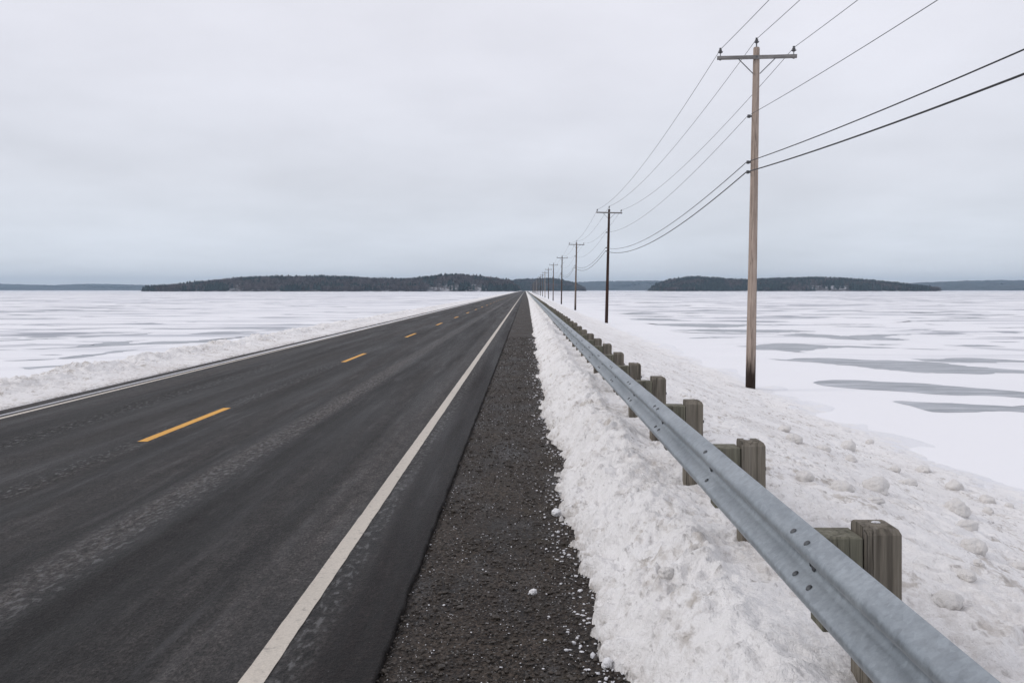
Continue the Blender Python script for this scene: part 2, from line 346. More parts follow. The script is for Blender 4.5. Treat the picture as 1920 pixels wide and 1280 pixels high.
# ------------------------------------------------------------------ lake, ice, hills (the setting)
LAKE = -1.25
def at(px, py, z=LAKE):
    Y = (EYE-z)*FPX/(py-VY); return ((px-VX)*Y/FPX, Y)
def px_at(px, Y): return (px-VX)*Y/FPX
def lake():
    ys = np.array([-60, -20, 0, 20, 50, 100, 250, 600, 1200, 2500, 5000, 9000, 14000.]); xs = np.array([-9000, -4000, -1500, -500, -150, -50, -15, 0, 15, 50, 150, 500, 1500, 4000, 9000.])
    X, Y = np.meshgrid(xs, ys)
    tag(link('frozen_lake', grid_np('frozen_lake', X, Y, np.full(X.shape, LAKE)), MLK), kind='structure')
lake()
R4 = [
 [(105,720),(165,703),(280,695),(450,698),(700,710),(900,718),(1080,728),(1280,745),(1500,765),(1700,780),(1920,797),(2200,822),(2500,850),(2500,895),(2200,880),(1920,852),(1750,840),(1550,828),(1240,823),(1100,812),(850,795),(700,785),(500,775),(300,757),(160,742)],
 [(790,880),(870,877),(1000,882),(1200,893),(1500,905),(1800,920),(1920,915),(2150,925),(2400,955),(2150,988),(1920,972),(1700,960),(1560,965),(1400,973),(1150,970),(1050,945),(950,920)],
 [(-270,515),(-100,520),(0,510),(250,508),(450,518),(600,527),(850,530),(1150,543),(1400,572),(1700,597),(1920,612),(2200,632),(1920,638),(1500,642),(1100,636),(900,625),(700,600),(350,570),(200,550),(0,540),(-150,528)],
 [(950,515),(1200,518),(1310,508),(1500,508),(1700,518),(1920,528),(2250,540),(1920,543),(1600,547),(1300,546),(1080,534)],
 [(-540,407),(-370,397),(-240,384),(-150,380),(0,385),(200,400),(450,405),(700,414),(860,423),(600,422),(350,416),(100,432),(0,460),(-80,455),(-200,440),(-380,436),(-380,420)],
 [(-170,312),(0,295),(100,300),(350,320),(600,308),(700,305),(980,303),(760,318),(720,332),(880,345),(960,354),(450,353),(200,335),(0,325)],
 [(1250,400),(1500,394),(1620,400),(1770,412),(1500,410)], [(860,425),(1050,428),(1350,438),(1050,434)],
 [(250,237),(580,235),(740,239),(540,243)], [(1000,268),(1200,274),(1430,281),(1180,280)], [(1000,300),(1330,302),(1150,306)],
 [(1600,248),(1800,245),(1980,244),(1800,251)], [(1770,333),(1900,330),(2100,334),(1900,337)], [(1640,368),(1800,367),(1900,370),(1750,374)],
 [(120,221),(400,217),(740,221),(400,223)], [(540,392),(700,388),(870,391),(700,398)], [(1240,172),(1480,160),(1600,168),(1400,175)], [(1630,138),(1750,135),(1860,137),(1750,141)],
 [(800,205),(1000,190),(1200,186),(1450,188),(1200,194),(1000,196)], [(1050,213),(1150,220),(1230,226),(1120,222)], [(0,137),(250,133),(450,136),(250,140)], [(900,120),(1050,112),(1200,120),(1050,126)]]
R5 = [
 [(570,210),(700,217),(940,213),(1200,215),(1400,222),(1720,222),(1500,228),(1400,240),(1200,248),(950,240),(750,228)],
 [(800,272),(1000,265),(1150,260),(1400,265),(1700,265),(1920,272),(2050,280),(1700,290),(1550,290),(1100,282),(1000,275)],
 [(830,285),(1200,292),(1460,296),(1700,302),(1400,302),(1100,298)], [(430,175),(600,168),(780,172),(980,190),(700,188),(560,182)],
 [(380,127),(520,118),(700,122),(520,136)], [(970,340),(1160,326),(1450,332),(1160,336)], [(480,152),(700,148),(850,152),(700,158)], [(860,124),(1000,120),(1080,125),(960,129)],
 [(500,34),(620,30),(780,35),(620,38)], [(830,60),(930,54),(1000,57),(920,62)], [(880,150),(1000,147),(1100,150),(1000,154)]]
R6 = [
 [(150,315),(300,308),(620,294),(740,298),(420,312),(250,330),(230,318)],
 [(480,240),(600,220),(700,205),(850,198),(900,185),(1000,170),(1210,162),(1050,178),(950,195),(800,215),(700,230),(600,240)],
 [(240,157),(640,140),(720,118),(800,122),(870,97),(1000,92),(1150,85),(1250,78),(1100,100),(1150,110),(1350,92),(1600,88),(1750,80),(1920,65),(2200,40),(1900,82),(1800,98),(1500,112),(1150,122),(950,130),(650,145),(300,160)],
 [(1480,150),(1600,144),(1720,143),(1600,153)], [(-300,95),(0,82),(500,64),(560,68),(200,82),(0,88)], [(620,60),(700,50),(850,48),(760,58)], [(0,258),(200,250),(480,240),(300,256)],
 [(330,206),(450,202),(560,205),(450,209)], [(1020,35),(1150,28),(1300,20),(1180,34)], [(830,22),(960,16),(1140,14),(980,22)], [(200,60),(400,53),(560,55),(400,60)], [(-200,165),(0,160),(180,160),(0,164)], [(1660,26),(1780,20),(1950,22),(1800,30)]]
def ice_sheet():
    rnd = random.Random(4); bm = bmesh.new()
    for (ox, oy), lst in (((1500, 560), R4), ((1080, 560), R5), ((0, 620), R6)):
        for poly in lst:
            P = [Vector((*at(ox+x/4.571, oy+y/4.571), 0)) for x, y in poly]
            out = []; n = len(P)
            for i in range(n):                                # Catmull-Rom + fringe noise along the outline
                p0, p1, p2, p3 = P[i-1], P[i], P[(i+1) % n], P[(i+2) % n]; d = (p2-p1).length; k = max(2, min(26, int(d/.3)))
                for j in range(k):
                    t = j/k; q = .5*((2*p1)+(p2-p0)*t+(2*p0-5*p1+4*p2-p3)*t*t+(3*p1-p0-3*p2+p3)*t**3)
                    q = q.lerp(p1.lerp(p2, t), .45); w = min(.5, d*.11)
                    a = float(fbm(np.array([q.x*.9+q.y*.3]), np.array([q.y*1.1]), 5, 4, .6)[0])
                    q = q+Vector((a*w*1.5, w*float(fbm(np.array([q.x*1.3]), np.array([q.y*.9+7]), 9, 4, .65)[0])*1.4, 0)); out.append(q)
            try: bm.faces.new([bm.verts.new((q.x, q.y, LAKE+.004)) for q in out])
            except Exception: pass
    bmesh.ops.triangulate(bm, faces=bm.faces[:], ngon_method='EAR_CLIP')
    for f in bm.faces:
        if f.normal.z < 0: f.normal_flip()
    me = bpy.data.meshes.new('bare_lake_ice'); bm.to_mesh(me); bm.free()
    tag(link('bare_lake_ice', me, MIC), kind='structure')
ice_sheet()

def far_hill(name, Y, prof, depth, seed, rough=5):
    """a low wooded ridge standing Y metres away; prof = photo outline (x, y)"""
    px = np.array([p[0] for p in prof], float); pz = np.array([(VY-p[1])*Y/FPX for p in prof])
    x0, x1 = px_at(px[0], Y), px_at(px[-1], Y); nx = int((x1-x0)/9); nd = 36
    xs = np.linspace(x0, x1, nx); H = np.interp(xs*FPX/Y+VX, px, pz+EYE)
    d = np.linspace(0, 1, nd); X, D = np.meshgrid(xs, d)
    prof_d = np.sin(np.clip(D*1.15, 0, 1)*math.pi/2)**.7
    endfade = 1
    Z = LAKE+(H[None, :]-LAKE)*prof_d*endfade
    Yy = Y+D*depth+fbm(X/400, D*3, seed, 3)*depth*.15
    n = fbm(X/22, Yy/22, seed, 4, .65)*rough; Z = Z+n*sstep(0, .1, D)*np.clip((H[None, :]-LAKE)/15, 0, 1)
    Z[0, :] = LAKE-2
    tag(link(name, grid_np(name, X, Yy, Z, smooth=False), MHILL), kind='structure')
MHILL = mat_far_hill()
far_hill('distant_hill', 6200, [(-500, 536), (-200, 530), (-60, 534), (0, 533.5), (50, 531), (110, 532.5), (160, 534), (240, 532), (300, 532), (420, 536), (600, 541)], 1200, 11)
far_hill('distant_hill', 5400, [(1000, 537), (1085, 527), (1150, 525), (1220, 524), (1270, 523.5), (1400, 527), (1560, 531), (1700, 535), (1800, 536), (1880, 540)], 1200, 23)
far_hill('distant_hill', 6400, [(1600, 530), (1770, 534), (1820, 533.5), (1900, 535), (2050, 536), (2300, 540)], 1200, 31)
far_hill('distant_hill', 4700, [(1790, 543), (1815, 538), (1850, 530.5), (1890, 527.5), (1925, 526), (2050, 522), (2300, 526), (2600, 538)], 1200, 37)

# ------------------------------------------------------------------ wooded islands
def tree_templates(seed):
    rnd = np.random.RandomState(seed); dec = []; con = []
    for _ in range(7):   # bare deciduous: trunk and a fan of thin limbs in an oval crown; unit height 1
        V = []; F = []
        def tri(a, b, w):
            i = len(V); a = np.array(a); b = np.array(b); d = b-a; s = np.cross(d, rnd.randn(3)); s = s/(np.linalg.norm(s)+1e-6)*w
            V.extend([a-s, a+s, b]); F.append((i, i+1, i+2))
        tri((0, 0, 0), (0, 0, .75), .022); tri((0, 0, 0), (0, 0, .8), .02)
        for k in range(34):
            z = rnd.uniform(.22, .75); a = rnd.uniform(0, 6.28); L = rnd.uniform(.16, .32); c = rnd.uniform(0, .12)
            p = (c*math.cos(a), c*math.sin(a), z); q = (p[0]+math.cos(a)*L*.75, p[1]+math.sin(a)*L*.75, min(1, z+L*rnd.uniform(.6, 1.2))); tri(p, q, rnd.uniform(.012, .035))
        dec.append((np.array(V), np.array(F)))
    for _ in range(5):   # conifer: stacked ragged skirts
        V = []; F = []; n = 7; lay = 7
        for l in range(lay):
            z0 = .1+.9*l/lay; z1 = min(1.02, z0+.9/lay*1.8); r = .24*(1-l/lay)**.8*rnd.uniform(.85, 1.15)+.02
            for k in range(n):
                a = 6.28*k/n+rnd.uniform(-.3, .3); w = .42; i = len(V); rr = r*rnd.uniform(.7, 1.2)
                V.extend([(rr*math.cos(a-w), rr*math.sin(a-w), z0), (rr*math.cos(a+w), rr*math.sin(a+w), z0-rnd.uniform(0, .04)), (0, 0, z1)]); F.append((i, i+1, i+2))
        con.append((np.array(V), np.array(F)))
    return dec, con
DEC, CON = tree_templates(3)
def wood(Y, prof, depth, seed, hmean, conf, front_gap=(), count=3000, back=0, mat=None, ymod=0, name='island'):
    rnd = np.random.RandomState(seed)
    px = np.array([p[0] for p in prof], float); top = np.array([(VY-p[1])*Y/FPX for p in prof])+EYE
    x0, x1 = px_at(px[0], Y), px_at(px[-1], Y)
    def ground(x, y):
        d = (y-Y)/depth; t = np.interp(x*FPX/Y+VX, px, top)
        h = np.maximum(t-hmean*1.15, 0.2); return LAKE+.3+(h-LAKE-.3)*np.sin(np.clip(d*1.8, 0, 1)*math.pi/2)*(1-sstep(.75, 1, d)*.8)
    xs = np.linspace(x0-3, x1+3, 160); ds = np.linspace(-.02, 1.0, 40); X, D = np.meshgrid(xs, ds); Yg = Y+D*depth+fbm(X/80, D*2, seed, 3)*14*(1-D)
    Zg = ground(X, Yg)+fbm(X/30, Yg/30, seed+1, 3)*.8; Zg[0, :] = LAKE-2; Zg[-1, :] = LAKE-2; Zg[:, 0] = LAKE-2; Zg[:, -1] = LAKE-2
    tag(link(name, grid_np(name, X, Yg, Zg), MFF), kind='structure')
    Vs = []; Fs = []; T = []; K = []; off = 0
    for i in range(count):
        x = rnd.uniform(x0, x1); d = rnd.uniform(0, 1)**1.5*.8; pxx = x*FPX/Y+VX
        if d < .16 and any(a < pxx < b for a, b in front_gap) and rnd.rand() < .93: continue
        y = Y+d*depth+float(fbm(np.array([x/80]), np.array([d*2]), seed, 3)[0])*14*(1-d)+4
        t = float(np.interp(pxx, px, top)); hm = min(hmean, max(2.5, (t-LAKE)*.9))
        cn = float(fbm(np.array([x/60+9]), np.array([y/60]), seed+5, 3)[0])*.9+conf+rnd.uniform(-.3, .3) > .5
        V, F = (CON if cn else DEC)[rnd.randint(5)]
        h = hm*(rnd.uniform(.7, 1.3) if rnd.rand() > .06 else rnd.uniform(1.15, 1.4))*(1.1 if cn else 1); w = h*rnd.uniform(.85, 1.3)*(1.15 if cn else 1.25)
        a = rnd.uniform(0, 6.28); c, s = math.cos(a), math.sin(a)
        v = np.empty_like(V, dtype=float); v[:, 0] = (V[:, 0]*c-V[:, 1]*s)*w+x; v[:, 1] = (V[:, 0]*s+V[:, 1]*c)*w+y; v[:, 2] = V[:, 2]*h+float(ground(np.array(x), np.array(y)))-.3
        Vs.append(v); Fs.append(F+off); off += len(V); T.append(np.full(len(V), rnd.rand())); K.append(np.full(len(V), 1.0 if cn else 0.0))
    me = mesh_np('woodland', np.concatenate(Vs), np.concatenate(Fs), smooth=False, attr={'tone': np.concatenate(T), 'kind_mix': np.concatenate(K)})
    return link('woodland', me, mat)
MFF = mat_forest_floor(); MT = mat_trees('winter_trees', (.085, .066, .064), (.018, .03, .028))
PL = [(262, 544), (266, 536), (275, 531.5), (310, 526.5), (345, 522.5), (375, 519), (400, 516.5), (440, 515), (475, 513.5), (520, 514.5), (570, 513), (620, 515), (680, 517.5), (720, 519), (760, 517), (790, 513.5), (825, 510.5), (850, 510.5), (880, 512), (910, 515), (935, 519), (955, 522), (966, 533), (975, 542)]
o = wood(1700, PL, 300, 5, 9.5, .18, front_gap=((800, 860), (880, 915), (425, 445)), count=9000, mat=MT)
tag(o, 'leafless grey brown winter wood with scattered pines covering the long low island left of the road', 'woodland', kind='stuff')
PR = [(1244, 543), (1250, 535), (1260, 529), (1285, 520.5), (1320, 516), (1345, 516), (1375, 518.5), (1400, 520.5), (1440, 521), (1490, 519.5), (1540, 517.5), (1590, 517), (1640, 519.5), (1690, 523), (1730, 527.5), (1755, 532), (1770, 542)]
o = wood(2050, PR, 320, 8, 9.5, .5, front_gap=((1520, 1600),), count=9000, mat=MT)
tag(o, 'dark evergreen wood covering the low island behind the nearest pole, right of the road', 'woodland', kind='stuff')
PC = [(930, 527), (955, 524), (970, 522.5), (990, 521), (1015, 520), (1040, 520), (1060, 523), (1075, 527), (1088, 531), (1096, 536), (1099, 543)]
o = wood(2500, PC, 350, 13, 11, .45, count=5000, mat=MT)
tag(o, 'bluish dark wood on the shore where the road and the line of poles end', 'woodland', kind='stuff')

# ------------------------------------------------------------------ road, shoulder, markings
YEND = 2300
def yrows(y0, y1, near, k, kfar=None, yf=60):
    ys = []; y = y0
    while y < y1: ys.append(y); y += max(near, (k if y < yf or kfar is None else kfar)*y) if y > 3.2 else .06
    return np.array(ys+[y1])
def sheet(name, xs, ys, z, mat, **kw):
    X, Y = np.meshgrid(np.array(xs, float), np.array(ys, float)); return link(name, grid_np(name, X, Y, np.full(X.shape, float(z))), mat)
YL = [-30, -10, 0, 5, 10, 20, 40, 80, 150, 300, 600, 1200, YEND]
# pavement slab: top sheet with a broken, slightly ragged right edge and its drop face
def road():
    ys = yrows(-12, YEND, .03, .01, .03, 30); e = -.755+fbm(ys*2.2, ys*0, 3, 5, .6)*.012*np.clip(20/np.maximum(ys, 1), .2, 1)
    cols = [np.full(len(ys), x) for x in (-8.6, -7, -5, -3.2, -1.5)]+[e-.01, e, e+.004, e+.006]
    zz = [0, 0, 0, 0, 0, 0, -.006, -.02, -.06]
    X = np.stack(cols, 1); Y = np.repeat(ys[:, None], X.shape[1], 1); Z = np.repeat(np.array(zz, float)[None, :], len(ys), 0)
    o = link('road', grid_np('road', X, Y, Z, smooth=False), MA); tag(o, kind='structure')
road()
def shoulder():
    ys = yrows(-12, YEND, .014, .004, .02, 25); xs = np.arange(-.80, 1.0, .02)
    X, Y = np.meshgrid(xs, ys); f = np.clip(9/np.maximum(Y, 1)-.3, 0, 1)
    Z = -.034-.022*np.exp(-((X+.765)/.035)**2)+fbm(X*2, Y*1.2, 2, 3)*.006+f*(np.abs(perlin(X*22, Y*22, 8))*.008+perlin(X*45, Y*45, 9)*.005)
    tag(link('gravel_shoulder', grid_np('gravel_shoulder', X, Y, Z), MG), kind='structure')
shoulder()
tag(sheet('causeway', [-9.6, 1.6], YL, -.075, MG), kind='structure')
def strip(name, xc, w, y0, y1, mat, z=.004, wob=.003, k=.02):
    ys = []; y = y0
    while y < y1: ys.append(y); y += max(.03, k*abs(y))
    ys = np.array(ys+[y1]); a = fbm(ys*7, ys*0+xc, 6, 4, .7)*wob; b = fbm(ys*7+50, ys*0+xc, 7, 4, .7)*wob
    X = np.stack([xc-w/2+a, xc+w/2+b], 1); Y = np.stack([ys, ys], 1)
    return tag(link(name, grid_np(name, X, Y, np.full(X.shape, z)), mat), kind='structure')
strip('white_edge_line', -1.355, .125, -12, YEND, MW)
strip('far_edge_line', -7.93, .10, -12, YEND, MW)
k = -3
while k*12.19+11.05 < 700:
    y = k*12.19+11.05; strip('yellow_centre_dash', -4.90, .125, y, y+3.15, MY); k += 1

# ------------------------------------------------------------------ ploughed snow banks
BX = [-2, .30, .42, .55, .70, .85, 1.0, 1.15, 1.32, 1.55, 1.9, 2.6, 3.6, 5.0, 6.3, 7.3, 8.3, 10.]
BZ = [-.04, -.03, .025, .13, .26, .35, .38, .355, .345, .40, .40, .25, -.10, -.62, -1.0, -1.17, -1.27, -1.9]
def bank_z(x): return np.interp(x, BX, BZ)
def bank_edge(Y):     # where the snow begins on the shoulder
    return .435-.08*sstep(6, 14, Y)+fbm(Y*.33, Y*0, 41, 4, .6)*.13*np.clip(30/np.maximum(Y, 1), .35, 1)+np.clip((Y-20)/600, 0, .25)
def billow(x, y, s): return 1-2*np.abs(perlin(x, y, s))
def snow_disp(X, Y, step, rough, seed=0):
    def o(w, amp, kind=0, sx=1., sy=1., sd=0):
        f = np.clip(w/(2.2*step)-.6, 0, 1)
        if not np.any(f): return 0
        n = (billow if kind else perlin)(X/w*sx, Y/w*sy, seed+sd)
        return n*amp*f
    wx = perlin(X*3, Y*3, 91)*.05; X = X+wx; Y = Y+perlin(X*3+9, Y*3, 92)*.05
    d = o(1.6, .05, 0, 1, .7, 1)+o(.75, .042, 0, sd=2)
    m = .65+.5*np.clip(perlin(X*.9, Y*.9, seed+60)+.3, -.5, 1)
    return d*rough+rough*m*(o(.34, .040, 1, sd=3)+o(.17, .032, 1, sd=4)+o(.085, .020, 1, sd=5)+o(.045, .013, 0, sd=6)+o(.026, .007, 0, sd=7))
def right_bank():
    ys = yrows(.8, YEND, .0135, .0033, .008, 70)
    xs = np.concatenate([np.arange(.12, 1.75, .0135), np.arange(1.75, 4.5, .028), np.arange(4.5, 8.6, .05)])
    X, Y = np.meshgrid(xs, ys); step = np.maximum(.014, np.gradient(ys))[:, None]*np.ones_like(X)
    e = bank_edge(ys)[:, None]
    # finger-like fringe, each tongue lying slantwise over the gravel
    fr = np.clip(1.6-step*12, .3, 1)*(perlin(X*2.5, Y*4.5+X*4, 51)*.11+perlin(X*6+4, Y*12+X*8, 52)*.06+perlin(X*18, Y*28+X*9, 53)*.028)
    d = X-e+fr*sstep(1.2, .3, X)
    base = bank_z(.36+np.clip(d, -.5, 99)*1.0+(0)) 
    ramp = sstep(-.01, .10, d)
    Z = np.where(d > 0, -.03+(base+.03), -.05)
    rough = .45+.95*sstep(.0, .3, d)-.75*sstep(.95, 1.2, X)*sstep(60, 20, Y)+.0*X+.10*sstep(1.5, 1.9, X)*sstep(7.6, 6.8, X)-.45*sstep(6.8, 8, X)-.55*sstep(20, 60, Y)*sstep(1.2, 1.9, X)
    Z = Z+snow_disp(X, Y, step, rough, 3)*ramp
    Z = Z+ramp*.022*sstep(.5, 0, d)
    # mounds thrown over the crest now and then
    Z = Z+np.clip(perlin(X*.7, Y*.33, 77), 0, 1)*.16*sstep(.5, .9, X)*sstep(2.2, 1.2, X)
    Z = Z+sstep(4.5, 6, X)*(perlin(X*.45, Y*.3, 78)*.10+perlin(X*1.1, Y*.8, 79)*.05*sstep(80, 20, Y))
    # hollows scoured round the posts
    py = (Y-3.455)/1.905; dy = (py-np.round(py))*1.905
    r2 = ((X-1.37)/.2)**2+((dy+.03)/.2)**2; Z = Z-.05*np.exp(-r2)*sstep(150, 40, Y)
    # farther on the plough has packed snow over the blockouts and in between the posts
    pk = sstep(30, 75, Y)*np.exp(-((X-1.25)/.075)**2); Z = Z*(1-pk)+pk*(.955+.05*perlin(Y*.35, X*0, 58))
    pk = sstep(70, 130, Y)*np.exp(-((X-1.41)/.10)**2)*sstep(-.25, .25, perlin(Y*.09, X*0, 59)+.15); Z = Z*(1-pk)+pk*1.03
    Z = np.where(d > 0, np.where(X < 1.2, np.maximum(Z, -.034+.012*sstep(0, .03, d)), Z), -.06)
    Z = Z-.05*sstep(100, 900, Y)*sstep(.5, 1.2, X)
    grime = np.clip(sstep(.10, .0, d)*.55+.55*np.exp(-((X-1.5)/.5)**2)*np.clip(.4+perlin(X*1.5, Y*1.1, 66), 0, 1)+.5*np.exp(-((X-.95)/.3)**2)*np.clip(perlin(X*1.2, Y*.8, 67), 0, 1)
                    +.38*np.clip(perlin(X*.8, Y*.6, 68), 0, 1)*sstep(1.5, 2.2, X)*sstep(8, 6.3, X)+sstep(60, 400, Y)*.18*sstep(7, 6, X), 0, 1)
    global RB; RB = (xs, ys, Z)
    o = link('snow_bank', grid_np('snow_bank', X, Y, Z, attr={'grime': grime.ravel()}), MSN); tag(o, kind='structure')
right_bank()
def snow_height(x, y):
    xs, ys, Z = RB; i = min(len(ys)-2, max(0, int(np.searchsorted(ys, y))-1)); j = min(len(xs)-2, max(0, int(np.searchsorted(xs, x))-1)); return float(Z[i, j])
def left_bank():
    ys = yrows(4, YEND, .03, .0035, .008, 90); t = np.concatenate([np.arange(0, 2.2, .03), np.arange(2.2, 5.2, .08)])
    T, Y = np.meshgrid(t, ys); step = np.maximum(.03, np.gradient(ys)*.6)[:, None]*np.ones_like(T)
    base = np.interp(T, [0, .08, .3, .7, 1.1, 1.45, 1.8, 2.4, 3.5, 5.2], [-.02, .03, .045, .09, .15, .15, .07, -.22, -.9, -1.8])
    X = -8.42+fbm(Y*.25, Y*0, 71, 3)*.02-T
    rough = .15+1.0*sstep(.3, 1.0, T)
    Z = base+snow_disp(X, Y, step, rough, 33)*1.15*sstep(0, .15, T)+sstep(.6, 1.3, T)*np.clip(perlin(T*1.2, Y*.55, 36)+.1, 0, 1)*.12
    Z = Z+sstep(.9, 1.4, T)*np.clip(billow(X*2.2, Y*1.8, 39)-.5, 0, 1)*.14
    grime = np.clip(.5*sstep(.55, 0, T)+.12+perlin(X*1.2, Y*.7, 80)*.4, 0, .75)*sstep(2.4, 1.6, T)
    o = link('left_snow_bank', grid_np('left_snow_bank', X, Y, Z, attr={'grime': grime.ravel()}), MSN); tag(o, kind='structure')
left_bank()
def slush():      # thin packed slush lying between the far edge line and the bank
    ys = yrows(8, YEND, .05, .01); w = .02+.16*sstep(10, 45, ys)*(1+.25*fbm(ys*.5, ys*0, 83, 4)); w = np.maximum(w, .01); c = -8.10+fbm(ys*.2, ys*0, 84, 3)*.015
    X = np.stack([c-w/2, c-w/2+.01, c, c+w/2-.01, c+w/2], 1); Y = np.repeat(ys[:, None], 5, 1); Z = np.repeat(np.array([[.001, .012, .018, .012, .001]]), len(ys), 0)
    o = link('packed_slush', grid_np('packed_slush', X, Y, Z), MSL); tag(o, kind='structure')
MSL = mat_snow('packed_slush_strip', .12, (.72, .72, .74)); slush()

# ------------------------------------------------------------------ loose bits on the shoulder (uncountable)
def bits(name, n, seed, mat, smin, smax, xr, label, cat, edge=False):
    rnd = np.random.RandomState(seed); ico = bmesh.new(); bmesh.ops.create_icosphere(ico, subdivisions=1, radius=1); bv = np.array([v.co[:] for v in ico.verts]); bf = np.array([[v.index for v in f.verts] for f in ico.faces]); ico.free()
    V = []; F = []; off = 0
    for i in range(n):
        y = 3.6*math.exp(rnd.uniform(0, 1)**1.15*2.3); 
        if edge: x = float(bank_edge(np.array([y]))[0])-abs(rnd.normal(0, .14))+.03
        else: x = rnd.uniform(*xr)
        s = rnd.uniform(smin, smax)*(1+rnd.exponential(.35))*(1+.03*y); sc = np.array([rnd.uniform(.7, 1.5), rnd.uniform(.7, 1.5), rnd.uniform(.4, .9)])*s
        a = rnd.uniform(0, 6.28); v = bv*(1+rnd.uniform(-.25, .25, (len(bv), 1)))*sc; c, q = math.cos(a), math.sin(a)
        v = np.stack([v[:, 0]*c-v[:, 1]*q+x, v[:, 0]*q+v[:, 1]*c+y, v[:, 2]-.030+s*.25], -1); V.append(v); F.append(bf+off); off += len(bv)
    o = link(name, mesh_np(name, np.concatenate(V), np.concatenate(F), smooth=False), mat); tag(o, label, cat, kind='stuff')
MBIT = mat_plain('ice_crumb', (.62, .62, .64), .5, 0, 40); MSTN = mat_plain('dark_stone', (.042, .034, .027), .6, 0, 25, .6)
bits('loose_gravel', 9000, 1, MSTN, .0025, .007, (-.75, .5), 'loose dark gravel scattered over the shoulder beside the snow', 'gravel')
bits('ice_crumbs', 2200, 2, MBIT, .0008, .0026, (-.74, .35), 'tiny white ice crumbs scattered over the dark shoulder', 'ice crumbs')
bits('snow_crumbs', 1100, 3, MBIT, .0018, .0065, (-.7, .4), 'small snow crumbs fallen off the ragged foot of the snow bank', 'snow crumbs', edge=True)

# ------------------------------------------------------------------ snow lumps (each a thing)
def lump_mesh(seed, r, flat=.72):
    bm = bmesh.new(); bmesh.ops.create_icosphere(bm, subdivisions=4, radius=1); rnd = random.Random(seed)
    P = np.array([v.co[:] for v in bm.verts]); n = 0
    for k, (f, a) in enumerate(((.9, .16), (2.1, .09), (4.5, .05), (10, .03))):
        n = n+a*(perlin(P[:, 0]*f+seed*3.1, P[:, 1]*f+P[:, 2]*f*.8, seed+k)+perlin(P[:, 2]*f+seed, P[:, 1]*f-P[:, 0]*f*.6, seed+k+50))
    s = (rnd.uniform(.85, 1.2), rnd.uniform(.85, 1.2), flat*rnd.uniform(.9, 1.15))
    for v, q in zip(bm.verts, n): v.co = Vector((v.co.x*s[0], v.co.y*s[1], v.co.z*s[2]))*(1+q)*r
    me = bpy.data.meshes.new('snow_lump'); bm.to_mesh(me); bm.free()
    for p in me.polygons: p.use_smooth = True
    return me
def hit(px, py):
    dx, dz = (px-VX)/FPX, -(py-VY)/FPX
    for i in range(4000):
        Y = 3.3+i*.012
        x = dx*Y; z = EYE+dz*Y
        if x > .1 and z < max(snow_height(x, Y), LAKE): return x, Y, z
        if x <= .1 and z < -.034: return x, Y, -.034
    return None
# (zoomed x, zoomed y, half-width, label) in the 1.8826x crop at (1460, 600)
LUMPS = [
 (90, 545, 31, 'rounded snow lump alone just above the guardrail, left of the larger lump pair'),
 (222, 580, 35, 'broad dirty snow lump on the slope, behind the nearest guardrail post'),
 (345, 570, 42, 'long grey snow lump on the slope, just right of the broad dirty lump'),
 (245, 438, 29, 'snow lump high on the slope near the lake, third large one from the pole foot'),
 (255, 484, 17, 'small snow lump directly below a bigger one high on the slope'),
 (56, 412, 24, 'snow lump high on the slope, nearest of the lumps to the pole foot'),
 (322, 427, 14, 'small snow lump at the top edge of the slope against the lake snow'),
 (510, 522, 22, 'pale snow lump at the lake edge, left of the row down the slope'),
 (412, 520, 18, 'small grey snow lump between the pale lake-edge lump and the long one'),
 (455, 560, 28, 'flat low snow lump just right of the long grey one'),
 (618, 578, 28, 'grey snow lump at the lake edge, uppermost of the row going down the slope'),
 (628, 650, 38, 'large grey snow lump, second from the top in the row going down the slope'),
 (735, 628, 24, 'rightmost large snow lump of those at the lake edge'),
 (740, 668, 17, 'small snow lump just below the rightmost large lump at the lake edge'),
 (666, 718, 30, 'snow lump in the middle of the row going down the slope, above the biggest one'),
 (688, 788, 44, 'biggest snow lump of the row going down the slope, right of the nearest post'),
 (705, 853, 17, 'small snow lump tucked under the biggest lump of the row'),
 (666, 893, 31, 'snow lump near the bottom of the row, below the biggest one'),
 (597, 975, 46, 'largest low snow lump on the slope, right of the nearest guardrail post'),
 (815, 652, 13, 'smallest snow lump at the far right edge of the slope'),
 (160, 442, 24, 'half-buried snow lump between the two lumps high on the slope'),
 (340, 622, 27, 'half-buried flat snow lump below the long grey one'),
 (850, 855, 24, 'half-buried snow lump at the right edge of the photo'),
 (22, 378, 18, 'small dirty snow lump at the upper left end of the slope, beside the pole foot'),
]
for i, (zx, zy, hw, lab) in enumerate(LUMPS):
    px, py = 1460+zx/1.8826, 600+zy/1.8826; h = hit(px, py+hw/1.8826*.55)
    if not h: continue
    x, y, z = h; r = hw/1.8826*y/FPX*1.06; flat = .5 if 'flat' in lab or 'half-buried' in lab else .78
    o = link('snow_lump', lump_mesh(i+1, r, flat), MSC); o.location = (x, y, z+r*(.0 if flat < .6 else .13)); tag(o, lab, 'snow lump', 'snow lumps lying on the slope beyond the guardrail')
    LUMPS[i] = (x, y, r)
MWL = mat_snow('white_snow_lump', .05, (.86, .86, .87))
for i, (px, py, hw, lab) in enumerate([(1044, 968, 9, 'round white snow lump on the dark shoulder touching the snow edge, farthest of three'),
    (1000, 1109, 6.5, 'small white snow lump alone in the middle of the dark shoulder'),
    (1138, 1257, 11, 'round white snow lump at the bottom edge of the photo beside the snow bank')]):
    h = hit(px, py+4); x, y, z = h; r = hw*y/FPX
    o = link('snow_lump', lump_mesh(i+61, r, .85), MWL); o.location = (x, y, max(-.034, snow_height(x, y) if x > .12 else -.034)+r*.55); tag(o, lab, 'snow lump', 'snow lumps lying on the gravel shoulder')
